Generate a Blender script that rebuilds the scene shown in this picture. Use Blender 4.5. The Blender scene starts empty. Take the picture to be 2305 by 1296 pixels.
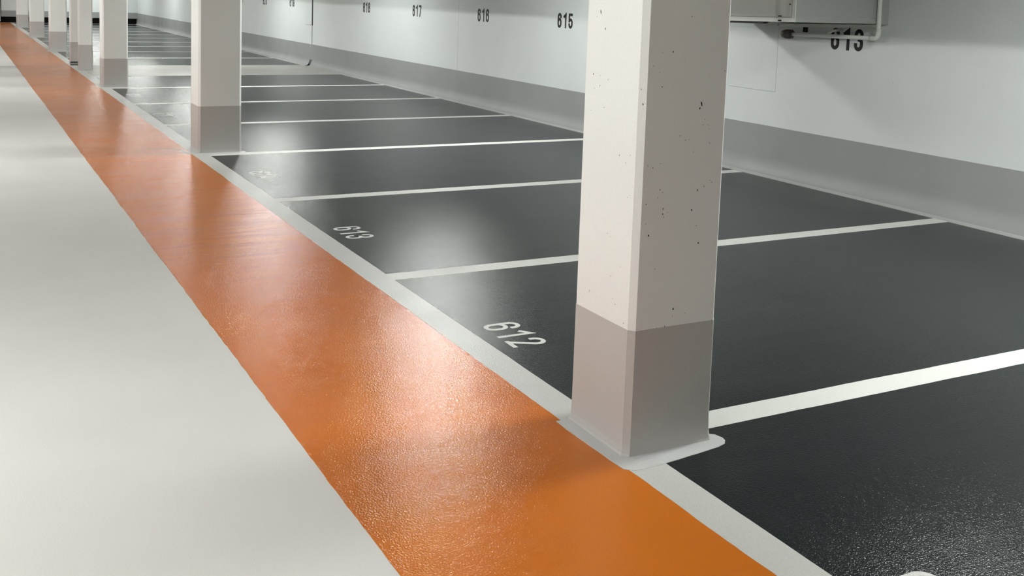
import bpy, bmesh, math, random
from mathutils import Vector, Matrix

random.seed(7)
S = bpy.context.scene
COL = S.collection

# ------------------------------------------------------------------ camera
F_PX, PCX, PCY = 2320.816, 1079.59, 230.764
YAW, PITCH, ROLL = 0.4745157, 0.1026535, 0.0309546
cam_data = bpy.data.cameras.new('camera')
cam = bpy.data.objects.new('camera', cam_data)
COL.objects.link(cam)
cam_data.sensor_fit = 'HORIZONTAL'
cam_data.sensor_width = 36.0
cam_data.lens = F_PX * 36.0 / 2305.0
cam_data.shift_x = (2305 / 2 - PCX) / 2305.0
cam_data.shift_y = (PCY - 1296 / 2) / 2305.0
cam_data.clip_start = 0.05
cam_data.clip_end = 200
sy, cy = math.sin(YAW), math.cos(YAW)
sp, cp = math.sin(PITCH), math.cos(PITCH)
sr, cr = math.sin(ROLL), math.cos(ROLL)
fwd = Vector((sy * cp, cy * cp, -sp))
rgt = Vector((cy, -sy, 0))
up = rgt.cross(fwd)
rgt2 = rgt * cr + up * sr
up2 = up * cr - rgt * sr
mw = Matrix((rgt2, up2, -fwd)).transposed().to_4x4()
mw.translation = Vector((-2.37204, -3.24894, 1.73574))
cam.matrix_world = mw
S.camera = cam

# ------------------------------------------------------------------ world, exposure
w = bpy.data.worlds.new('world')
w.use_nodes = True
w.node_tree.nodes['Background'].inputs[0].default_value = (0.8, 0.85, 0.9, 1)
w.node_tree.nodes['Background'].inputs[1].default_value = 0.0
S.world = w
S.view_settings.view_transform = 'Standard'
S.view_settings.look = 'None'
S.view_settings.gamma = 1.0
S.view_settings.use_curve_mapping = False
S.view_settings.exposure = 0.35
S.cycles.max_bounces = 10
S.cycles.diffuse_bounces = 6
S.cycles.sample_clamp_indirect = 6.0
S.cycles.use_denoising = True

# ------------------------------------------------------------------ lamps of the garage (ceiling tubes)
CEIL = 3.10
LAMP_Z = 2.80
BAY_LAMPS = [(2.65, y) for y in (-7.2, 0.10, 7.45, 14.6, 21.6, 29.0, 36.4, 43.0)]
AISLE_LAMPS = [(-4.2, 0.4 + 7.5 * k) for k in range(-1, 6)]


GLOBE_POWER, TUBE_POWER = 148, 335

# ------------------------------------------------------------------ materials


def new_mat(name):
    m = bpy.data.materials.new(name)
    m.use_nodes = True
    nt = m.node_tree
    b = nt.nodes['Principled BSDF']
    return m, nt, b


def coat_mat(name, col, rough, peel_scale=90.0, peel=0.0010, wave=0.0, var=0.06, speck=0.0, spec=0.5,
             fine=0.0, fine_scale=400.0, dirt=0.0):
    """painted or trowelled surface: colour drift, optional specks, orange-peel relief, slow waves"""
    m, nt, b = new_mat(name)
    N, L = nt.nodes, nt.links
    geo = N.new('ShaderNodeNewGeometry')
    n1 = N.new('ShaderNodeTexNoise')
    n1.inputs['Scale'].default_value = 1.3
    n1.inputs['Detail'].default_value = 6
    L.new(geo.outputs['Position'], n1.inputs['Vector'])
    mr = N.new('ShaderNodeMapRange')
    mr.inputs[1].default_value = 0.3
    mr.inputs[2].default_value = 0.7
    mr.inputs[3].default_value = 1 - var
    mr.inputs[4].default_value = 1 + var
    L.new(n1.outputs['Fac'], mr.inputs[0])
    n2 = N.new('ShaderNodeTexNoise')
    n2.inputs['Scale'].default_value = 220
    n2.inputs['Detail'].default_value = 2
    L.new(geo.outputs['Position'], n2.inputs['Vector'])
    mr2 = N.new('ShaderNodeMapRange')
    mr2.inputs[1].default_value = 0.3
    mr2.inputs[2].default_value = 0.7
    mr2.inputs[3].default_value = 1 - speck
    mr2.inputs[4].default_value = 1 + speck
    L.new(n2.outputs['Fac'], mr2.inputs[0])
    mul = N.new('ShaderNodeMath')
    mul.operation = 'MULTIPLY'
    L.new(mr.outputs[0], mul.inputs[0])
    L.new(mr2.outputs[0], mul.inputs[1])
    vm = N.new('ShaderNodeVectorMath')
    vm.operation = 'SCALE'
    vm.inputs[0].default_value = col
    L.new(mul.outputs[0], vm.inputs['Scale'])
    colour_out = vm.outputs[0]
    if dirt > 0:
        v = N.new('ShaderNodeTexVoronoi')
        v.inputs['Scale'].default_value = 3.2
        L.new(geo.outputs['Position'], v.inputs['Vector'])
        lt = N.new('ShaderNodeMath')
        lt.operation = 'LESS_THAN'
        lt.inputs[1].default_value = dirt
        L.new(v.outputs['Distance'], lt.inputs[0])
        mx = N.new('ShaderNodeMix')
        mx.data_type = 'RGBA'
        L.new(lt.outputs[0], mx.inputs['Factor'])
        L.new(vm.outputs[0], mx.inputs['A'])
        mx.inputs['B'].default_value = (col[0] * .35, col[1] * .35, col[2] * .35, 1)
        colour_out = mx.outputs['Result']
    L.new(colour_out, b.inputs['Base Color'])
    b.inputs['Specular IOR Level'].default_value = spec
    n3 = N.new('ShaderNodeTexNoise')
    n3.inputs['Scale'].default_value = 2.2
    n3.inputs['Detail'].default_value = 4
    L.new(geo.outputs['Position'], n3.inputs['Vector'])
    mr3 = N.new('ShaderNodeMapRange')
    mr3.inputs[1].default_value = 0.3
    mr3.inputs[2].default_value = 0.7
    mr3.inputs[3].default_value = rough * 0.88
    mr3.inputs[4].default_value = rough * 1.12
    L.new(n3.outputs['Fac'], mr3.inputs[0])
    L.new(mr3.outputs[0], b.inputs['Roughness'])
    prev = None
    if wave > 0:
        mp = N.new('ShaderNodeMapping')
        mp.inputs['Scale'].default_value = (0.55, 2.6, 1)
        L.new(geo.outputs['Position'], mp.inputs['Vector'])
        nw = N.new('ShaderNodeTexNoise')
        nw.inputs['Scale'].default_value = 1.6
        nw.inputs['Detail'].default_value = 2
        L.new(mp.outputs[0], nw.inputs['Vector'])
        bw = N.new('ShaderNodeBump')
        bw.inputs['Strength'].default_value = 1.0
        bw.inputs['Distance'].default_value = wave
        L.new(nw.outputs['Fac'], bw.inputs['Height'])
        prev = bw
    if peel > 0:
        np_ = N.new('ShaderNodeTexNoise')
        np_.inputs['Scale'].default_value = peel_scale
        np_.inputs['Detail'].default_value = 2.5
        L.new(geo.outputs['Position'], np_.inputs['Vector'])
        bp = N.new('ShaderNodeBump')
        bp.inputs['Strength'].default_value = 1.0
        bp.inputs['Distance'].default_value = peel
        L.new(np_.outputs['Fac'], bp.inputs['Height'])
        if prev:
            L.new(prev.outputs[0], bp.inputs['Normal'])
        prev = bp
    if fine > 0:
        nf = N.new('ShaderNodeTexNoise')
        nf.inputs['Scale'].default_value = fine_scale
        nf.inputs['Detail'].default_value = 2
        L.new(geo.outputs['Position'], nf.inputs['Vector'])
        bf = N.new('ShaderNodeBump')
        bf.inputs['Strength'].default_value = 1.0
        bf.inputs['Distance'].default_value = fine
        L.new(nf.outputs['Fac'], bf.inputs['Height'])
        if prev:
            L.new(prev.outputs[0], bf.inputs['Normal'])
        prev = bf
    if prev:
        L.new(prev.outputs[0], b.inputs['Normal'])
    return m


M = {}
M['aisle'] = coat_mat('aisle_coating', (0.60, 0.60, 0.575), 0.55, 120, 0.0006, 0.0, 0.03, 0.04, 0.35)
M['orange'] = coat_mat('orange_coating', (0.51, 0.138, 0.008), 0.16, 150, 0.0015, 0.006, 0.05, 0.03, 0.27)
M['orange'].node_tree.nodes['Principled BSDF'].inputs['Specular Tint'].default_value = (1, 0.80, 0.52, 1)
M['line'] = coat_mat('line_paint', (0.50, 0.51, 0.485), 0.38, 150, 0.0012, 0.0, 0.05, 0.07, 0.40)
M['bay'] = coat_mat('anthracite_coating', (0.0115, 0.0155, 0.0168), 0.17, 165, 0.0016, 0.003, 0.12, 0.06, 0.20)
M['cross'] = coat_mat('bay_line_paint', (0.62, 0.63, 0.60), 0.5, 140, 0.0008, 0.0, 0.05, 0.05, 0.35)
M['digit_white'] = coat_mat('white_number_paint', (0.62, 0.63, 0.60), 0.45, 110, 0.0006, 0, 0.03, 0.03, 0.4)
M['collar'] = coat_mat('collar_coating', (0.52, 0.53, 0.525), 0.34, 170, 0.0024, 0, 0.05, 0.05, 0.45)
M['lane'] = coat_mat('lane_coating', (0.42, 0.42, 0.39), 0.42, 110, 0.0009, 0.003, 0.06, 0.05, 0.4)
M['wall'] = coat_mat('white_wall_paint', (0.61, 0.645, 0.635), 0.6, 55, 0.0007, 0, 0.03, 0.03, 0.3, 0.0006, 260, dirt=0.012)
M['band'] = coat_mat('grey_band_paint', (0.275, 0.283, 0.28), 0.55, 55, 0.0009, 0, 0.05, 0.02, 0.3, 0.0003, 300)
M['cove'] = coat_mat('cove_coating', (0.37, 0.38, 0.37), 0.45, 110, 0.0009, 0, 0.08, 0.05, 0.4)
M['pillar'] = coat_mat('cream_pillar_paint', (0.755, 0.77, 0.745), 0.6, 70, 0.00025, 0, 0.03, 0.03, 0.3, 0.0003, 350, dirt=0.02)
M['pbase'] = coat_mat('grey_pillar_base_paint', (0.46, 0.448, 0.43), 0.5, 120, 0.0006, 0, 0.04, 0.04, 0.35)
M['pit'] = coat_mat('dark_pit_inside', (0.035, 0.033, 0.030), 0.9, 200, 0.001, 0, 0.2, 0.1, 0.2)  # near-black inside of the cut pits
M['black'] = coat_mat('black_number_paint', (0.006, 0.006, 0.007), 0.55, 60, 0.0006, 0, 0.1, 0, 0.3)
M['rubber'] = coat_mat('black_joint_rubber', (0.008, 0.008, 0.008), 0.6, 60, 0.0006, 0, 0.1, 0, 0.3)
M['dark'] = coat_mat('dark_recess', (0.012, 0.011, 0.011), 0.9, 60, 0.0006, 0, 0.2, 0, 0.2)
M['ceiling'] = coat_mat('raw_concrete_ceiling', (0.40, 0.40, 0.385), 0.8, 30, 0.001, 0, 0.08, 0.03, 0.2)
M['farwall'] = coat_mat('plain_wall_paint', (0.60, 0.60, 0.58), 0.7, 50, 0.0008, 0, 0.04, 0.0, 0.2)
M['cabinet'] = coat_mat('light_cabinet_paint', (0.60, 0.61, 0.58), 0.4, 300, 0.00005, 0, 0.02, 0.0, 0.4)
M['cabinet_shade_grey'] = coat_mat('cabinet_shade_paint', (0.36, 0.37, 0.355), 0.4, 300, 0.00005, 0, 0.02, 0.0, 0.4)  # cabinet paint darkened to carry the shade on its side face
M['pipe'] = coat_mat('white_pipe_paint', (0.66, 0.68, 0.65), 0.4, 120, 0.0004, 0, 0.05, 0.0, 0.4)
M['steel'] = coat_mat('joint_steel', (0.30, 0.30, 0.29), 0.45, 200, 0.0002, 0, 0.08, 0.0, 0.5)
M['bronze'] = coat_mat('tarnished_bronze_coat', (0.055, 0.047, 0.036), 0.45, 150, 0.0006, 0, 0.3, 0.1, 0.5)
M['bronze_face'] = coat_mat('worn_bronze_face', (0.17, 0.155, 0.12), 0.5, 150, 0.0006, 0, 0.2, 0.1, 0.5)

# ------------------------------------------------------------------ mesh helpers


def link_mesh(name, bm, mat, parent=None, smooth=False, extra=()):
    me = bpy.data.meshes.new(name)
    bm.normal_update()
    bm.to_mesh(me)
    bm.free()
    me.materials.append(mat)
    for e in extra:
        me.materials.append(e)
    if smooth:
        for p in me.polygons:
            p.use_smooth = True
    o = bpy.data.objects.new(name, me)
    COL.objects.link(o)
    if parent is not None:
        o.parent = parent
    return o


def empty(name, loc, label, cat, group=None):
    o = bpy.data.objects.new(name, None)
    COL.objects.link(o)
    o.location = loc
    o['label'] = label
    o['category'] = cat
    o['kind'] = 'thing'
    if group:
        o['group'] = group
    return o


def add_box(bm, x0, x1, y0, y1, z0, z1, bevel=0.0):
    vs = [bm.verts.new((x, y, z)) for z in (z0, z1) for y in (y0, y1) for x in (x0, x1)]
    fs = [(0, 2, 3, 1), (4, 5, 7, 6), (0, 1, 5, 4), (2, 6, 7, 3), (0, 4, 6, 2), (1, 3, 7, 5)]
    faces = [bm.faces.new([vs[i] for i in f]) for f in fs]
    if bevel > 0:
        edges = list({e for f in faces for e in f.edges})
        bmesh.ops.bevel(bm, geom=edges, offset=bevel, segments=2, profile=0.7, affect='EDGES')


def box_obj(name, x0, x1, y0, y1, z0, z1, mat, parent=None, bevel=0.0):
    bm = bmesh.new()
    add_box(bm, x0, x1, y0, y1, z0, z1, bevel)
    return link_mesh(name, bm, mat, parent)


def struct(o):
    o['kind'] = 'structure'
    return o


class Jit:
    """smooth 1-D ragged edge: sum of value noises"""

    def __init__(self, seed, amp, lens=(0.35, 0.09, 0.03), ws=(0.5, 0.3, 0.2)):
        self.r = random.Random(seed)
        self.t = [[self.r.uniform(-1, 1) for _ in range(512)] for _ in lens]
        self.lens, self.ws, self.amp = lens, ws, amp

    def __call__(self, s):
        v = 0
        for tb, ln, wt in zip(self.t, self.lens, self.ws):
            u = s / ln
            i = math.floor(u)
            f = u - i
            f = f * f * (3 - 2 * f)
            v += wt * (tb[i % 512] * (1 - f) + tb[(i + 1) % 512] * f)
        return v * self.amp


def strip_y(name, x0, x1, y0, y1, z, mat, parent, jl=0.0, jr=0.0, seed=1, near=0.04, thick=0.0015):
    """painted strip running along Y with ragged long edges (finer steps near the camera)"""
    a, b_ = Jit(seed, jl), Jit(seed + 1, jr)
    ys = [y0]
    while ys[-1] < y1:
        ys.append(min(y1, ys[-1] + (near if ys[-1] < 8 else 0.25)))
    bm = bmesh.new()
    prev = None
    for y in ys:
        xa, xb = x0 + a(y), x1 + b_(y)
        row = [bm.verts.new((xa, y, z - thick)), bm.verts.new((xa, y, z)),
               bm.verts.new((xb, y, z)), bm.verts.new((xb, y, z - thick))]
        if prev:
            for i in range(3):
                bm.faces.new((prev[i], prev[i + 1], row[i + 1], row[i])[::-1])
        prev = row
    return link_mesh(name, bm, mat, parent)


def plate(name, outline, z0, z1, mat, parent, chamfer=0.0):
    """flat plate from a 2-D outline (counter-clockwise)"""
    bm = bmesh.new()
    n = len(outline)
    lo = [bm.verts.new((x, y, z0)) for x, y in outline]
    hi = [bm.verts.new((x, y, z1)) for x, y in outline]
    bm.faces.new(hi)
    for i in range(n):
        j = (i + 1) % n
        bm.faces.new((lo[i], lo[j], hi[j], hi[i]))
    bmesh.ops.triangulate(bm, faces=[f for f in bm.faces if len(f.verts) > 4])
    return link_mesh(name, bm, mat, parent)


# ---- stencil digits built from thick strokes


def arc(cx, cy_, rx, ry, a0, a1, n=12):
    return [(cx + rx * math.cos(math.radians(a0 + (a1 - a0) * i / n)),
             cy_ + ry * math.sin(math.radians(a0 + (a1 - a0) * i / n))) for i in range(n + 1)]


def digit_strokes(d, w_, h, t):
    """centre lines of a condensed digit that fills w_ x h with stroke t; origin at its lower left"""
    x0, x1, y0, y1 = t / 2, w_ - t / 2, t / 2, h - t / 2
    r = (x1 - x0) / 2
    cx = w_ / 2
    ry = min(r * 1.15, (y1 - y0) * 0.24)
    top = arc(cx, y1 - ry, r, ry, 180, 0)
    bot = arc(cx, y0 + ry, r, ry, 180, 360)
    if d == '0':
        return [(arc(cx, y1 - ry, r, ry, 180, 0) + arc(cx, y0 + ry, r, ry, 0, -180), True)]
    if d in '69':
        m = y0 + (y1 - y0) * 0.60
        pts_a = arc(cx, y0 + ry, r, ry, 180, 360) + arc(cx, m - ry, r, ry, 0, 180)
        hook = arc(cx, y1 - ry, r, ry, 0, 180)
        hook = [(x1, y1 - ry * 1.35)] + hook + [(x0, y0 + ry)]
        res = [(pts_a, True), (hook, False)]
        if d == '9':
            res = [([(w_ - x, h - y) for x, y in p], c) for p, c in res]
        return res
    if d == '1':
        xs = w_ * 0.66
        return [([(xs, 0), (xs, h - t * 0.55), (w_ * 0.14, h * 0.715)], False)]
    if d == '2':
        p = [(x0, y1 - ry * 1.35)] + arc(cx, y1 - ry, r, ry, 180, -25) + [(x0 + t * .25, y0 + t * .1), (x0, y0)]
        return [(p, False), ([(0, y0), (w_, y0)], False)]
    if d == '3':
        m = h * 0.53
        ru = (y1 - m) / 2
        rl = (m - y0) / 2
        p = [(x0, y1 - ry * 1.35)] + arc(cx, y1 - ry, r, ry, 180, 0) + arc(cx, m + ry * .8, r, ry * .8, 0, -90)
        q = arc(cx, m - ry * .8, r, ry * .8, 90, 0) + arc(cx, y0 + ry, r, ry, 0, -180) + [(x0, y0 + ry * 1.4)]
        return [(p, False), (q, False), ([(cx - r * .35, m), (cx + r * .3, m)], False)]
    if d == '4':
        xs = w_ * 0.70
        return [([(xs, 0), (xs, h - t * .2), (t * .45, h * 0.30), (w_, h * 0.30)], False)]
    if d == '5':
        m = y0 + (y1 - y0) * 0.60
        q = [(x0, m - ry * .9)] + arc(cx, m - ry, r, ry, 165, 0) + arc(cx, y0 + ry, r, ry, 0, -180) + [(x0, y0 + ry * 1.35)]
        return [([(w_ * .96, y1), (x0, y1), (x0, m - ry * .9)], False), (q, False)]
    if d == '7':
        return [([(0, y1), (x1, y1), (x1, y1 - t * .6), (w_ * .36, 0)], False)]
    if d == '8':
        m = y0 + (y1 - y0) * 0.53
        a = arc(cx, y1 - ry * .95, r * .94, ry * .95, 180, 0) + arc(cx, m + ry * .95, r * .94, ry * .95, 0, -180)
        b = arc(cx, m - ry, r, ry, 180, 0) + arc(cx, y0 + ry, r, ry, 0, -180)
        return [(a, True), (b, True)]
    return []


def ribbon(bm, pts, closed, t, fn, depth):
    """extruded stroke; fn maps (u, v, out) to world"""
    p = [pts[0]]
    for q in pts[1:]:
        if math.hypot(q[0] - p[-1][0], q[1] - p[-1][1]) > 1e-5:
            p.append(q)
    if closed and math.hypot(p[0][0] - p[-1][0], p[0][1] - p[-1][1]) < 1e-5:
        p.pop()
    n = len(p)
    L_, R_ = [], []
    for i in range(n):
        a = p[(i - 1) % n] if (closed or i > 0) else None
        b = p[(i + 1) % n] if (closed or i < n - 1) else None
        c = p[i]
        dirs = []
        if a:
            d = (c[0] - a[0], c[1] - a[1])
            l = math.hypot(*d)
            dirs.append((d[0] / l, d[1] / l))
        if b:
            d = (b[0] - c[0], b[1] - c[1])
            l = math.hypot(*d)
            dirs.append((d[0] / l, d[1] / l))
        if len(dirs) == 2:
            n1 = (-dirs[0][1], dirs[0][0])
            n2 = (-dirs[1][1], dirs[1][0])
            s = (n1[0] + n2[0], n1[1] + n2[1])
            l = math.hypot(*s) or 1
            s = (s[0] / l, s[1] / l)
            k = 1 / max(0.45, s[0] * n1[0] + s[1] * n1[1])
            nn = (s[0] * k, s[1] * k)
        else:
            nn = (-dirs[0][1], dirs[0][0])
        L_.append((c[0] + nn[0] * t / 2, c[1] + nn[1] * t / 2))
        R_.append((c[0] - nn[0] * t / 2, c[1] - nn[1] * t / 2))
    ring = []
    for l, r in zip(L_, R_):
        ring.append([bm.verts.new(fn(l[0], l[1], 0)), bm.verts.new(fn(l[0], l[1], depth)),
                     bm.verts.new(fn(r[0], r[1], depth)), bm.verts.new(fn(r[0], r[1], 0))])
    cnt = n if closed else n - 1
    for i in range(cnt):
        a, b = ring[i], ring[(i + 1) % n]
        for j in range(3):
            bm.faces.new((a[j], a[j + 1], b[j + 1], b[j]))
    if not closed:
        bm.faces.new(ring[0])
        bm.faces.new(ring[-1][::-1])


def number_obj(name, text, w_, h, t, pitch, fn, mat, parent, label, depth=0.0008):
    bm = bmesh.new()
    total = pitch * (len(text) - 1) + w_
    for i, ch in enumerate(text):
        off = -total / 2 + i * pitch
        for k, (pts, closed) in enumerate(digit_strokes(ch, w_, h, t)):
            ribbon(bm, [(x + off, y) for x, y in pts], closed, t, fn, depth * (1 + 0.25 * k))
    bmesh.ops.recalc_face_normals(bm, faces=bm.faces)
    o = link_mesh(name, bm, mat, parent)
    o['label'] = label
    return o


# ------------------------------------------------------------------ building shell
XW = 5.05          # face of the right wall
Y0, Y1 = -14.0, 45.0
floor = struct(box_obj('floor', -13.0, 5.6, Y0, 45.4, -0.25, 0.0, M['aisle']))
floor['label'] = 'light grey coated garage floor'
ceiling = struct(box_obj('ceiling', -13.0, 5.6, Y0, 45.4, CEIL, CEIL + 0.2, M['ceiling']))
struct(box_obj('wall_left', -13.3, -13.0, Y0, 45.4, 0, CEIL, M['farwall']))
struct(box_obj('wall_back', -13.0, 5.6, Y0 - 0.3, Y0, 0, CEIL, M['band']))

# globe lamps over the bays, each in an open drum shade; tube lamps over the aisle; added unseen beam along the pillars keeps aisle light off the upper wall
globe_m, globe_nt, globe_b = new_mat('opal_globe')
globe_b.inputs['Emission Color'].default_value = (0.975, 1.0, 0.965, 1)
globe_b.inputs['Emission Strength'].default_value = GLOBE_POWER
for (x, y) in BAY_LAMPS:
    bm = bmesh.new()
    bmesh.ops.create_uvsphere(bm, u_segments=16, v_segments=10, radius=0.11,
                              matrix=Matrix.Translation((x, y, LAMP_Z - 0.03)) @ Matrix.Diagonal((2.36, 2.36, 1, 1)))
    link_mesh('lamp_globe', bm, globe_m, ceiling, True)
    bm = bmesh.new()
    seg = 24
    rings = []
    for z, r in ((LAMP_Z - 0.112, 0.40), (LAMP_Z + 0.11, 0.38), (LAMP_Z + 0.12, 0.0)):
        rings.append([bm.verts.new((x + r * math.cos(2 * math.pi * k / seg), y + r * math.sin(2 * math.pi * k / seg), z)) for k in range(seg)])
    for a, b_ in zip(rings, rings[1:]):
        for k in range(seg):
            bm.faces.new((a[k], a[(k + 1) % seg], b_[(k + 1) % seg], b_[k]))
    bmesh.ops.remove_doubles(bm, verts=bm.verts, dist=1e-5)
    link_mesh('lamp_shade', bm, M['cabinet_shade_grey'], ceiling)
box_obj('added_shading_beam', -0.115, 0.315, Y0, 45.0, 2.20, CEIL, M['ceiling'], ceiling)

tube_m, tube_nt, tube_b = new_mat('fluorescent_tube')
tube_b.inputs['Emission Color'].default_value = (1.0, 0.99, 0.965, 1)
tube_b.inputs['Emission Strength'].default_value = TUBE_POWER
for (x, y) in AISLE_LAMPS:
    bm = bmesh.new()
    bmesh.ops.create_cone(bm, cap_ends=True, segments=12, radius1=0.03, radius2=0.03, depth=1.5,
                          matrix=Matrix.Translation((x, y, LAMP_Z - 0.02)) @ Matrix.Rotation(math.pi / 2, 4, 'X'))
    link_mesh('lamp_tube', bm, tube_m, ceiling)
    box_obj('lamp_housing', x - 0.08, x + 0.08, y - 0.8, y + 0.8, LAMP_Z + 0.012, LAMP_Z + 0.09, M['cabinet'], ceiling, 0.01)

# right wall: backing, cast panels with open joints, grey painted band
BT = 0.508
wall = struct(box_obj('wall_right', XW + 0.05, XW + 0.45, Y0, 45.4, 0, CEIL, M['dark']))


def wall_panel(y0, y1, z0=BT, z1=CEIL):
    return box_obj('wall_panel', XW, XW + 0.05, y0, y1, z0, z1, M['wall'], wall)


wall_panel(Y0, 4.652)
wall_panel(4.652, 5.36, BT, 0.862)
wall_panel(4.655, 12.050, 0.8645, CEIL)
wall_panel(5.3605, 12.050, BT, 0.864)
wall_panel(12.057, 19.735)
wall_panel(19.735, 19.770, BT, 0.95)
wall_panel(19.810, 20.30, BT, 0.948)
wall_panel(19.825, 20.30, 0.955, CEIL)
wall_panel(20.30, 45.4)


def wall_band(y0, y1):
    # the top edge of the band follows a slightly unsteady masking line
    j = Jit(int(y0 * 7) + 50, 0.003, (1.2, 0.3, 0.1))
    bm = bmesh.new()
    ys = [y0]
    while ys[-1] < y1:
        ys.append(min(y1, ys[-1] + 0.12))
    prev = None
    for y in ys:
        zt = BT + j(y)
        row = [bm.verts.new((XW - 0.0015, y, 0)), bm.verts.new((XW - 0.0015, y, zt)),
               bm.verts.new((XW + 0.05, y, zt)), bm.verts.new((XW + 0.05, y, 0))]
        if prev:
            for i in range(3):
                bm.faces.new((prev[i], row[i], row[i + 1], prev[i + 1]))
        else:
            bm.faces.new(row[::-1])
        prev = row
    bm.faces.new(prev)
    return link_mesh('painted_band', bm, M['band'], wall)


wall_band(Y0, 19.76)
wall_band(19.93, 45.4)
box_obj('painted_band', XW - 0.0015, XW + 0.05, 19.76, 19.93, 0.15, BT, M['band'], wall)
# end of the movement joint in the band: three dark slots between steel webs
js = box_obj('joint_slot', XW - 0.004, XW + 0.05, 19.76, 19.93, 0.0, 0.15, M['rubber'], wall)
for yy in (19.797, 19.872):
    box_obj('joint_web', XW - 0.012, XW - 0.004, yy, yy + 0.020, 0.0, 0.15, M['steel'], wall)
box_obj('joint_filler', XW + 0.002, XW + 0.05, 19.770, 19.810, BT, 0.95, M['rubber'], wall)
box_obj('joint_filler', XW + 0.002, XW + 0.05, 19.735, 19.825, 0.95, CEIL, M['rubber'], wall)

# coved skirting between floor and right wall
def cove(y0, y1):
    prof = [(4.930, 0.0015), (4.936, 0.004)]
    for i in range(13):
        a = math.radians(90 * i / 12)
        prof.append((XW - 0.0017 - 0.111 * (1 - math.sin(a)), 0.005 + 0.17 * (1 - math.cos(a))))
    bm = bmesh.new()
    prev = None
    ys = [y0]
    while ys[-1] < y1:
        ys.append(min(y1, ys[-1] + 0.5))
    j = Jit(int(y0) + 90, 0.006, (0.9, 0.25, 0.1))
    for y in ys:
        row = [bm.verts.new((x + (j(y) * .5 if k < 2 else 0), y, z)) for k, (x, z) in enumerate(prof)]
        if prev:
            for i in range(len(prof) - 1):
                f = bm.faces.new((prev[i], prev[i + 1], row[i + 1], row[i])[::-1])
                f.material_index = 1 if i > 4 else 0
        prev = row
    return bm


bm = cove(Y0, 19.76)
bm2 = cove(19.93, 45.0)
tmp = bpy.data.meshes.new('tmp')
bm2.to_mesh(tmp)
bm2.free()
bm.from_mesh(tmp)
bpy.data.meshes.remove(tmp)
bb_ = link_mesh('baseboard_right', bm, M['cove'], None, True, (M['band'],))
struct(bb_)

# end wall hanging over a dark recess at the floor
wend = struct(box_obj('wall_end', -13.0, XW + 0.05, 45.0, 45.4, 0.26, CEIL, M['wall']))
box_obj('painted_band', -13.0, XW, 44.997, 45.05, 0.26, 0.52, M['band'], wend)
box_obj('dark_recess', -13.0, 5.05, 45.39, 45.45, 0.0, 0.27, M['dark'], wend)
box_obj('wall_reveal', -0.62, -0.535, 44.90, 45.0, 0.06, CEIL, M['pillar'], wend)
box_obj('dark_reveal', -0.535, -0.50, 44.97, 45.0, 0.06, CEIL, M['dark'], wend)

# ------------------------------------------------------------------ floor coatings
WL = 0.158
WO = 1.207
HL = 0.0725
walk = strip_y('walkway_strip', -WO, -WL + 0.004, Y0, 45.0, 0.0016, M['orange'], floor, 0.006, 0.0, 11)
walk['label'] = 'glossy orange walkway strip along the pillars'
edge = strip_y('edge_line', -WL, 0.0, Y0, 44.8, 0.0024, M['line'], floor, 0.007, 0.002, 21)
edge['label'] = 'pale grey line between orange strip and dark bays'


def bay(y0, y1, seed):
    jj = [Jit(seed * 4 + i, 0.003) for i in range(4)]
    st = 0.05 if y0 < 8 else 0.3
    o = []

    def run(ax, ay, bx, by, j, nx, ny):
        n = max(2, int(math.hypot(bx - ax, by - ay) / st))
        for i in range(n):
            f = i / n
            k = j(f * n * st) * (0 if i == 0 else 1)
            o.append((ax + (bx - ax) * f + nx * k, ay + (by - ay) * f + ny * k))
    run(0, y0, 4.934, y0, jj[0], 0, 1)
    run(4.934, y0, 4.934, y1, jj[1], 1, 0)
    run(4.934, y1, 0, y1, jj[2], 0, 1)
    run(0, y1, 0, y0, jj[3], 1, 0)
    return plate('bay_surface', o, 0.0002, 0.0016, M['bay'], floor)


def cross_line(y, seed):
    a, b_ = Jit(seed, 0.003), Jit(seed + 3, 0.003)
    bm = bmesh.new()
    prev = None
    n = 100 if y < 8 else 24
    for i in range(n + 1):
        x = 4.95 * i / n
        ya, yb = y - HL + a(x), y + HL + b_(x)
        row = [bm.verts.new((x, ya, 0.0003)), bm.verts.new((x, ya, 0.0022)), bm.verts.new((x, yb, 0.0022)), bm.verts.new((x, yb, 0.0003))]
        if prev:
            for k in range(3):
                bm.faces.new((prev[k], row[k], row[k + 1], prev[k + 1])[::-1])
        prev = row
    bmesh.ops.recalc_face_normals(bm, faces=bm.faces)
    return link_mesh('bay_line', bm, M['cross'], floor)


sd = 100
first_block = [(-7.5 + 2.5 * k) for k in range(11)]      # lines up to y = 17.5
second_block = [(20.10 + 2.5 * k) for k in range(10)]
for blk in (first_block, second_block):
    for i, y in enumerate(blk):
        sd += 5
        if y not in (17.5,) and abs(y - 20.10) > 1e-6:
            cross_line(y, sd)
        if i + 1 < len(blk):
            bay(y, blk[i + 1], sd)
bay(second_block[-1], 44.95, 999)
strip = box_obj('crossing_lane', 0.0, 4.95, 17.5 - HL, 20.10 + HL, 0.0002, 0.0026, M['lane'], floor)
strip['label'] = 'plain grey lane across the dark bays'
box_obj('expansion_joint', -13.0, -WO, 20.015, 20.040, 0.0001, 0.0018, M['rubber'], floor)
box_obj('expansion_joint', 0.6, 4.93, 20.05, 20.062, 0.0003, 0.0029, M['rubber'], floor)

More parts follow.
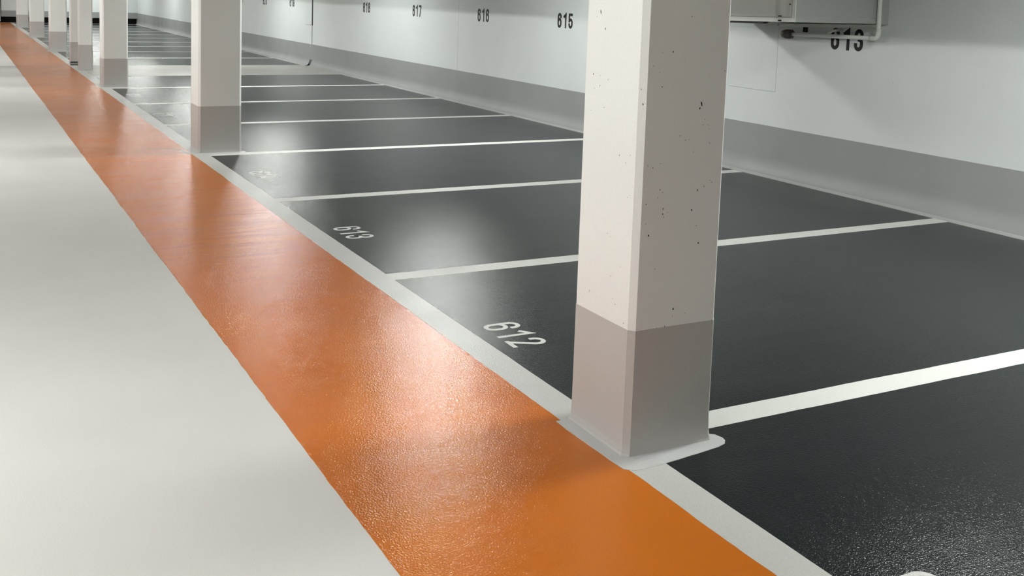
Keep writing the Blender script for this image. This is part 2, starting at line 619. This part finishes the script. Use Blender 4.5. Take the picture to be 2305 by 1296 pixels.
# numbers painted on the bays (read from the aisle)
FLOOR_NUMBERS = [('611', -1.365, 0.090), ('612', 1.270, 0.088), ('613', 3.700, 0.094), ('614', 6.200, 0.112),
                 ('615', 8.690, 0.100), ('616', 11.130, 0.090), ('617', 13.780, 0.085), ('618', 16.20, 0.09)]
for txt, yc, xb in FLOOR_NUMBERS:
    number_obj('bay_number', txt, 0.100, 0.208, 0.025, 0.134,
               lambda u, v, d, yc=yc, xb=xb: (xb + v, yc - u, 0.0017 + d), M['digit_white'], floor,
               'white number %s painted on the dark bay' % txt)

# numbers painted on the wall
WALL_NUMBERS = [('613', 3.757), ('615', 8.735), ('616', 11.165), ('617', 13.765), ('618', 16.29),
                ('619', 21.40), ('620', 23.86), ('621', 26.35)]
for txt, yc in WALL_NUMBERS:
    number_obj('wall_number', txt, 0.105, 0.204, 0.036, 0.142,
               lambda u, v, d, yc=yc: (XW - 0.0002 - d, yc - u, 1.339 + v), M['black'], wall,
               'black number %s painted high on the white wall' % txt, depth=0.001)

# ------------------------------------------------------------------ pillars
PITS = [('F',0.022,-0.155,1.5519,0.0026,0.0036),('F',-0.0206,-0.155,1.421,0.0026,0.002),('F',0.1688,-0.155,1.3536,0.0031,0.0094),('F',0.1613,-0.155,1.3369,0.0037,0.0042),('F',0.1013,-0.155,1.6849,0.0021,0.0021),('F',0.0766,-0.155,1.5176,0.0013,0.0013),('F',-0.0647,-0.155,1.4999,0.0015,0.0015),('F',-0.027,-0.155,1.5482,0.0013,0.0013),('F',0.188,-0.155,1.294,0.0016,0.0016),('F',0.1808,-0.155,1.272,0.0016,0.0021),('F',0.204,-0.155,1.2724,0.0013,0.0013),('F',0.2118,-0.155,1.2563,0.0013,0.0013),('F',0.0733,-0.155,1.2344,0.0016,0.0016),('F',0.1004,-0.155,1.2167,0.0018,0.0018),('F',0.1186,-0.155,1.2181,0.0013,0.0016),('F',0.2176,-0.155,1.2012,0.0018,0.0021),('F',0.1414,-0.155,1.1697,0.0013,0.0013),('F',-0.0697,-0.155,1.1257,0.0018,0.0018),('F',-0.0453,-0.155,1.1168,0.0021,0.0021),('F',-0.0126,-0.155,1.1319,0.0015,0.0015),('F',0.2735,-0.155,1.4799,0.0016,0.0021),('F',-0.0351,-0.155,1.4743,0.001,0.001),('F',0.171,-0.155,1.0202,0.0021,0.0042),('F',0.2021,-0.155,1.0334,0.0013,0.0032),('F',0.0055,-0.155,1.0209,0.0021,0.0013),('F',-0.0079,-0.155,1.0322,0.001,0.0031),('F',-0.0163,-0.155,1.0023,0.0013,0.0018),('F',-0.0688,-0.155,0.9806,0.0015,0.0036),('F',0.0106,-0.155,0.9575,0.0016,0.0047),('F',0.0106,-0.155,0.9374,0.0021,0.0042),('F',0.0151,-0.155,0.9255,0.0016,0.0021),('F',0.032,-0.155,0.9439,0.0013,0.0016),('F',0.1475,-0.155,0.944,0.0026,0.0047),('F',0.1736,-0.155,0.8803,0.0021,0.0011),('F',-0.051,-0.155,0.8593,0.0026,0.0052),('F',0.1881,-0.155,0.8116,0.0032,0.0037),('F',-0.014,-0.155,0.7269,0.0018,0.0018),('F',0.083,-0.155,0.5604,0.0032,0.0042),('F',0.0815,-0.155,0.5318,0.0013,0.0021),('F',0.1426,-0.155,0.5373,0.0019,0.0016),('F',0.0464,-0.155,0.4964,0.0021,0.0032),('F',0.0076,-0.155,0.4946,0.0016,0.0016),('F',0.2302,-0.155,1.0544,0.0013,0.0019),('F',0.2381,-0.155,1.0475,0.0019,0.0019),('F',-0.0663,-0.155,0.9061,0.0013,0.0015),('L',-0.111,0.1388,1.6889,0.0027,0.0086),('L',-0.111,0.1034,1.6251,0.0021,0.0048),('L',-0.111,0.1635,1.671,0.0016,0.0013),('L',-0.111,0.1245,1.4012,0.0013,0.0038),('L',-0.111,0.1745,1.4431,0.0022,0.0033),('L',-0.111,0.1256,1.4416,0.0016,0.0016),('L',-0.111,0.1783,1.2987,0.0016,0.0016),('L',-0.111,0.0894,1.3195,0.0024,0.0016),('L',-0.111,-0.0994,1.1594,0.0018,0.0015),('L',-0.111,-0.0284,1.1486,0.0016,0.0042),('L',-0.111,-0.0709,1.1257,0.0013,0.0026),('L',-0.111,0.1623,1.3869,0.0014,0.0016),('L',-0.111,0.0695,1.4302,0.0011,0.0032),('L',-0.111,-0.0925,0.9979,0.0016,0.0016),('L',-0.111,-0.1068,1.0085,0.0013,0.0013),('L',-0.111,0.029,0.8321,0.0019,0.0016),('L',-0.111,0.0048,0.825,0.0013,0.0016),('L',-0.111,-0.0052,0.6714,0.0013,0.0027),('L',-0.111,0.1381,0.5732,0.0014,0.005),('L',-0.111,-0.0431,0.569,0.0019,0.0021),('L',-0.111,-0.1053,0.5126,0.0021,0.0018),('L',-0.111,-0.0258,0.5869,0.0013,0.0021),('L',-0.111,-0.0669,0.7239,0.001,0.0016),('C',-0.0931,-0.1479,1.7337,0.0018,0.0015),('C',-0.0948,-0.1462,1.7211,0.0013,0.002),('C',-0.0978,-0.1432,1.4921,0.0018,0.002),('C',-0.0962,-0.1448,1.4551,0.002,0.002),('C',-0.0965,-0.1445,1.3567,0.0025,0.0046),('C',-0.1031,-0.1379,1.4123,0.001,0.0041)]


def chamfered(bm, x0, x1, y0, y1, z0, z1, c):
    o = [(x0 + c, y0), (x1 - c, y0), (x1, y0 + c), (x1, y1 - c), (x1 - c, y1), (x0 + c, y1), (x0, y1 - c), (x0, y0 + c)]
    lo = [bm.verts.new((x, y, z0)) for x, y in o]
    hi = [bm.verts.new((x, y, z1)) for x, y in o]
    bm.faces.new(hi)
    bm.faces.new(lo[::-1])
    for i in range(8):
        j = (i + 1) % 8
        bm.faces.new((lo[i], lo[j], hi[j], hi[i]))
    return hi


def base_skirt(x0, x1, y0, y1, c, zt, seed):
    """grey painted foot: a skin just proud of the shaft with a small flare at the floor"""
    j = Jit(seed, 0.002, (0.2, 0.06, 0.03))
    bm = bmesh.new()
    rings = []
    for z, e in ((0.0, 0.011), (0.012, 0.0065), (0.035, 0.003), (0.10, 0.0016), (zt, 0.0012)):
        a0, a1, b0, b1 = x0 - e, x1 + e, y0 - e, y1 + e
        o = [(a0 + c, b0), (a1 - c, b0), (a1, b0 + c), (a1, b1 - c), (a1 - c, b1), (a0 + c, b1), (a0, b1 - c), (a0, b0 + c)]
        ring = []
        for i in range(8):
            p, q = o[i], o[(i + 1) % 8]
            n = 8 if math.hypot(q[0] - p[0], q[1] - p[1]) > 0.1 else 1
            for k in range(n):
                f = k / n
                zz = z + (j((i * 8 + k) * 0.05) if z == zt else 0)
                ring.append(bm.verts.new((p[0] + (q[0] - p[0]) * f, p[1] + (q[1] - p[1]) * f, zz)))
        rings.append(ring)
    for a, b_ in zip(rings, rings[1:]):
        n = len(a)
        for i in range(n):
            k = (i + 1) % n
            bm.faces.new((a[i], a[k], b_[k], b_[i]))
    n = len(rings[-1])
    bm.faces.new(rings[-1])
    bm.faces.new(rings[0][::-1])
    return bm


def cut_pits(shaft):
    bm = bmesh.new()
    for kind, x, y, z, rx, rz in PITS:
        if z < BT - 0.02:
            continue
        nrm = {'F': Vector((0, 1, 0)), 'L': Vector((1, 0, 0)), 'C': Vector((1, 1, 0)).normalized()}[kind]
        side = nrm.cross(Vector((0, 0, 1)))
        rx, rz = max(rx, 0.0014) * 1.1, max(rz, 0.0014) * 1.1
        tilt = random.uniform(-0.35, 0.35)
        dep = max(rx, rz) * 1.1
        ico = bmesh.ops.create_icosphere(bm, subdivisions=1, radius=1.0)['verts']
        for v in ico:
            a, b_, c = v.co
            ex, ez = a * rx * random.uniform(.8, 1.15), c * rz * random.uniform(.85, 1.15)
            ex, ez = ex * math.cos(tilt) - ez * math.sin(tilt), ex * math.sin(tilt) + ez * math.cos(tilt)
            v.co = Vector((x, y, z)) + side * ex + Vector((0, 0, ez)) + nrm * (b_ * dep)
    me = bpy.data.meshes.new('pit_cutter')
    bm.to_mesh(me)
    bm.free()
    me.materials.append(M['pit'])
    cut = bpy.data.objects.new('pit_cutter', me)
    COL.objects.link(cut)
    md = shaft.modifiers.new('pits', 'BOOLEAN')
    md.operation = 'DIFFERENCE'
    md.solver = 'EXACT'
    md.object = cut
    md.material_mode = 'TRANSFER'
    dg = bpy.context.evaluated_depsgraph_get()
    dg.update()
    ev = shaft.evaluated_get(dg)
    nm = bpy.data.meshes.new_from_object(ev, preserve_all_data_layers=True, depsgraph=dg)
    shaft.modifiers.clear()
    shaft.data = nm
    bpy.data.objects.remove(cut)


def collar_outline(x0, x1, y0, y1, seed):
    j = Jit(seed, 0.006, (0.12, 0.05, 0.02))
    pts = [(x0 - 0.070, y1 - 0.015), (x0 - 0.074, y1 - 0.10), (x0 - 0.070, y0 - 0.02), (x0 - 0.066, y0 - 0.085),
           (x0 - 0.035, y0 - 0.112), (x0 + 0.005, y0 - 0.116), (x0 + 0.115, y0 - 0.108), (x0 + 0.26, y0 - 0.090), (x1 - 0.02, y0 - 0.073),
           (x1 + 0.022, y0 - 0.059), (x1 + 0.044, y0 - 0.036), (x1 + 0.049, y0 - 0.012), (x1 + 0.041, y0 + 0.025), (x1 + 0.010, y0 + 0.05), (x1 - 0.02, y1 - 0.05)]
    out = []
    s = 0
    n = len(pts)
    for i in range(n):
        p, q = pts[i], pts[(i + 1) % n]
        ln = math.hypot(q[0] - p[0], q[1] - p[1])
        m = max(1, int(ln / 0.02))
        for k in range(m):
            f = k / m
            s += ln / m
            a = (q[1] - p[1]) / ln * j(s) * .5
            b_ = -(q[0] - p[0]) / ln * j(s) * .5
            out.append((p[0] + (q[0] - p[0]) * f + a, p[1] + (q[1] - p[1]) * f + b_))
    return out


def pillar(x0, x1, y0, depth, label, bt=0.494, pits=False, collar=True, c=0.022, plinth=False, seed=1):
    y1 = y0 + depth
    cx, cy0 = (x0 + x1) / 2, (y0 + y1) / 2
    root = empty('concrete_pillar', (cx, cy0, 0), label, 'pillar', 'row of concrete pillars')
    bm = bmesh.new()
    chamfered(bm, x0, x1, y0, y1, 0.0, 2.199, c)
    sh = link_mesh('shaft', bm, M['pillar'])
    if pits:
        cut_pits(sh)
    bs = link_mesh('painted_base', base_skirt(x0, x1, y0, y1, c, bt, seed), M['pbase'])
    bs['label'] = 'grey painted base of the pillar'
    kids = [sh, bs]
    if collar:
        co = plate('floor_collar', collar_outline(x0, x1, y0, y1, seed + 3), 0.0005, 0.0032, M['collar'], None)
        kids.append(co)
    if plinth:
        kids.append(box_obj('steel_shoe', x0 - 0.004, x1 + 0.03, y0 - 0.02, y1, 0.018, 0.060, M['steel']))
        kids.append(box_obj('rubber_strip', x0 - 0.002, x1 + 0.03, y0 - 0.026, y1, 0.060, 0.078, M['rubber']))
        kids.append(box_obj('rubber_strip', x0 - 0.002, x1 + 0.03, y0 - 0.026, y1, 0.002, 0.018, M['rubber']))
    for k in kids:
        k.parent = root
        k.matrix_parent_inverse = Matrix.Translation((-cx, -cy0, 0))
    return root


pillar(-0.111, 0.304, -0.155, 0.405, 'large square cream pillar closest to the camera, with small dark pits',
       0.494, True, seed=3)
pillar(-0.086, 0.367, 7.64, 0.405, 'second pillar along the orange strip, standing just behind the bay numbered 614', 0.497, seed=8)
pillar(-0.108, 0.303, 15.16, 0.405, 'third pillar along the orange strip, last one before the grey crossing lane', 0.490, seed=12)
pillar(-0.083, 0.180, 19.05, 0.22, 'fourth pillar, standing on the grey crossing lane in front of its close twin', 0.507, collar=False, seed=16)
pillar(-0.125, 0.150, 20.30, 0.22, 'narrow twin pillar with black strips under its foot, just beyond the crossing lane', 0.500, collar=False, plinth=True, seed=20)
pillar(-0.148, 0.257, 25.15, 0.405, 'sixth pillar along the strip, first one beyond the narrow twin pillars', 0.505, seed=24)
pillar(-0.160, 0.262, 32.40, 0.405, 'seventh pillar along the strip, second last before the end wall', 0.505, seed=28)
pillar(-0.150, 0.268, 40.10, 0.405, 'eighth and last pillar of the row, nearest the dark recess of the end wall', 0.493, seed=32)

# ------------------------------------------------------------------ cabinets and pipe on the right wall
XF = 3.962


def local_box(name, x0, x1, y0, y1, z0, z1, o, mat, parent, bevel=0.002):
    return box_obj(name, x0 - o[0], x1 - o[0], y0 - o[1], y1 - o[1], z0 - o[2], z1 - o[2], mat, parent, bevel)


# deep metal cabinet that juts out from the wall over the bay: front with a flush door faces the aisle
YS = 3.304
o = (XW, YS, 1.600)
cab = empty('wall_cabinet', o, 'large pale metal cabinet jutting from the white wall above black number 613', 'cabinet')
cab.rotation_euler = (-0.018, 0, 0)
local_box('body', XF + 0.004, XW - 0.001, YS + 0.004, 5.10, 1.600, 2.45, o, M['cabinet'], cab)
local_box('bottom_rail', XF - 0.012, XF + 0.004, YS, 5.10, 1.600, 1.637, o, M['cabinet'], cab, 0.001)
local_box('corner_rail', XF - 0.012, XF + 0.004, YS, YS + 0.034, 1.637, 2.45, o, M['cabinet'], cab, 0.001)
dr = local_box('door', XF - 0.011, XF + 0.003, YS + 0.043, 5.06, 1.645, 2.38, o, M['cabinet'], cab, 0.001)
bm = bmesh.new()
bmesh.ops.create_cone(bm, cap_ends=True, segments=16, radius1=0.007, radius2=0.006, depth=0.008,
                      matrix=Matrix.Translation((XF - 0.013 - o[0], 3.362 - o[1], 1.749 - o[2])) @ Matrix.Rotation(math.pi / 2, 4, 'Y'))
link_mesh('lock', bm, M['rubber'], dr)
bm = bmesh.new()
vs = []
for x in (XF - 0.004, XF + 0.05):
    vs.append([bm.verts.new((x - o[0], y - o[1], z - o[2])) for y, z in ((3.672, 1.600), (3.702, 1.582), (5.10, 1.582), (5.10, 1.600))])
bm.faces.new(vs[0])
bm.faces.new(vs[1][::-1])
for i in range(4):
    j = (i + 1) % 4
    bm.faces.new((vs[0][j], vs[0][i], vs[1][i], vs[1][j]))
bmesh.ops.recalc_face_normals(bm, faces=bm.faces)
lp = link_mesh('bottom_lip', bm, M['rubber'], cab)
lp['label'] = 'dark rubber lip under the cabinet front'
sp_ = local_box('side_panel', XF + 0.002, 4.925, YS - 0.001, YS + 0.006, 1.649, 2.40, o, M['cabinet_shade_grey'], cab, 0.001)
local_box('side_rail', XF + 0.002, 4.925, YS - 0.002, YS + 0.006, 1.600, 1.645, o, M['cabinet_shade_grey'], cab, 0.001)
local_box('edge_strip', 4.928, XW - 0.001, YS - 0.012, YS + 0.006, 1.597, 2.45, o, M['cabinet_shade_grey'], cab, 0.001)

def tube(name, pts, r, mat, parent, seg=16, o=(0, 0, 0)):
    bm = bmesh.new()
    P = [Vector(p) - Vector(o) for p in pts]
    prev = None
    ref = None
    for i, p in enumerate(P):
        d = (P[min(i + 1, len(P) - 1)] - P[max(i - 1, 0)]).normalized()
        if ref is None:
            ref = Vector((1, 0, 0)) if abs(d.x) < 0.8 else Vector((0, 1, 0))
        a = (ref - d * ref.dot(d)).normalized()
        b_ = d.cross(a)
        ring = [bm.verts.new(p + (a * math.cos(2 * math.pi * k / seg) + b_ * math.sin(2 * math.pi * k / seg)) * r) for k in range(seg)]
        if prev:
            for k in range(seg):
                bm.faces.new((prev[k], prev[(k + 1) % seg], ring[(k + 1) % seg], ring[k]))
        else:
            bm.faces.new(ring[::-1])
        prev = ring
    bm.faces.new(prev)
    bmesh.ops.recalc_face_normals(bm, faces=bm.faces)
    return link_mesh(name, bm, mat, parent, True)



# thin conduit in front of the door
o = (XF - 0.022, 3.457, 1.60)
con = empty('conduit', o, 'thin vertical conduit with two dark clips in front of the cabinet door', 'conduit')
tube('tube', [(XF - 0.034, 3.457, 1.597), (XF - 0.034, 3.459, 2.0), (XF - 0.034, 3.461, 2.74)], 0.0075, M['cabinet'], con, 12, o)
for z in (1.603, 1.641):
    local_box('clip', XF - 0.044, XF - 0.022, 3.447, 3.468, z, z + 0.012, o, M['rubber'], con, 0.002)

# rail on the wall under the cabinet
o = (XW, 4.0, 1.560)
rail = empty('mounting_rail', o, 'narrow pale rail on the wall between cabinet underside and white pipe', 'rail')
rail.rotation_euler = (-0.031, 0, 0)
local_box('channel', 4.985, XW - 0.001, 3.39, 4.585, 1.544, 1.574, o, M['pipe'], rail)
local_box('lower_flange', 4.972, 4.985, 3.39, 4.585, 1.544, 1.553, o, M['pipe'], rail, 0.001)
local_box('end_cap', 4.99, XW - 0.001, 4.585, 4.612, 1.546, 1.573, o, M['steel'], rail)

# water pipe with a bronze hose coupling
PX = 4.90
o = (PX, 3.262, 1.473)
pp = empty('water_pipe', o, 'white painted water pipe bending under the cabinet to a dark bronze coupling', 'pipe')
pts = [(PX, 3.272, 2.735), (PX, 3.268, 2.0), (PX, 3.262, 1.53)]
R_ = 0.045
for i in range(1, 9):
    a = math.radians(90 * i / 8)
    pts.append((PX, 3.261 + R_ - R_ * math.cos(a), 1.517 - R_ * math.sin(a)))
pts += [(PX, 3.8, 1.468), (PX, 4.306, 1.4625)]
tube('pipe_run', pts, 0.0190, M['pipe'], pp, 20, o)
# thicker sleeve at the bend
tube('elbow_sleeve', [(PX, 3.261, 1.56), (PX, 3.261, 1.53)] + pts[3:11] + [(PX, 3.33, 1.4718), (PX, 3.345, 1.4716)], 0.0225, M['pipe'], pp, 20, o)
# fluted coupling
bm = bmesh.new()
seg = 32
prof = [(4.300, 0.022), (4.306, 0.034), (4.316, 0.046), (4.378, 0.047), (4.396, 0.043), (4.424, 0.039), (4.434, 0.030), (4.436, 0.0)]
prev = None
for k, (yy, r) in enumerate(prof):
    ring = []
    for i in range(seg):
        a = 2 * math.pi * i / seg
        rr = r * (0.88 if (i % 4 < 2 and 2 <= k <= 3) else 1.0)
        ring.append(bm.verts.new((PX - o[0] + rr * math.cos(a), yy - o[1], 1.462 - o[2] + rr * math.sin(a))))
    if prev:
        for i in range(seg):
            f = bm.faces.new((prev[i], prev[(i + 1) % seg], ring[(i + 1) % seg], ring[i]))
            f.material_index = 1 if k >= 5 else 0
    prev = ring
bmesh.ops.remove_doubles(bm, verts=bm.verts, dist=1e-5)
bmesh.ops.recalc_face_normals(bm, faces=bm.faces)
cp_ = link_mesh('coupling', bm, M['bronze'], pp, False, (M['bronze_face'],))
cp_['label'] = 'dark bronze fluted coupling at the pipe end'
# stubs and clamps
tube('clamp_stub', [(PX, 3.86, 1.470), (PX + 0.004, 3.84, 1.497), (PX + 0.03, 3.828, 1.515), (XW - 0.008, 3.822, 1.53)], 0.013, M['pipe'], pp, 12, o)
tube('clamp_stub', [(PX, 4.137, 1.466), (PX, 4.137, 1.500)], 0.010, M['pipe'], pp, 12, o)
bm = bmesh.new()
for dy in (-0.019, 0.009):
    add_box(bm, PX - 0.014 - o[0], PX + 0.014 - o[0], 4.137 + dy - o[1], 4.137 + dy + 0.011 - o[1], 1.492 - o[2], 1.538 - o[2], 0.001)
add_box(bm, PX - 0.014 - o[0], PX + 0.014 - o[0], 4.118 - o[1], 4.157 - o[1], 1.490 - o[2], 1.503 - o[2], 0.001)
link_mesh('clamp', bm, M['rubber'], pp)

# lamp glare beside the second pillar, painted as a pale floor patch
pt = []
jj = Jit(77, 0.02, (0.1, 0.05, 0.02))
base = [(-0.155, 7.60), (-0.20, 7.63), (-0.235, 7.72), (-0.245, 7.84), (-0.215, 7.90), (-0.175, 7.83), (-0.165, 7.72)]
plate('glare_patch', [(x + jj(i * 0.37) * .5, y + jj(i * .21 + 5)) for i, (x, y) in enumerate(base)][::-1], 0.0005, 0.003, M['digit_white'], floor)

for name in list(bpy.data.materials.keys()):
    if bpy.data.materials[name].users == 0:
        bpy.data.materials.remove(bpy.data.materials[name])
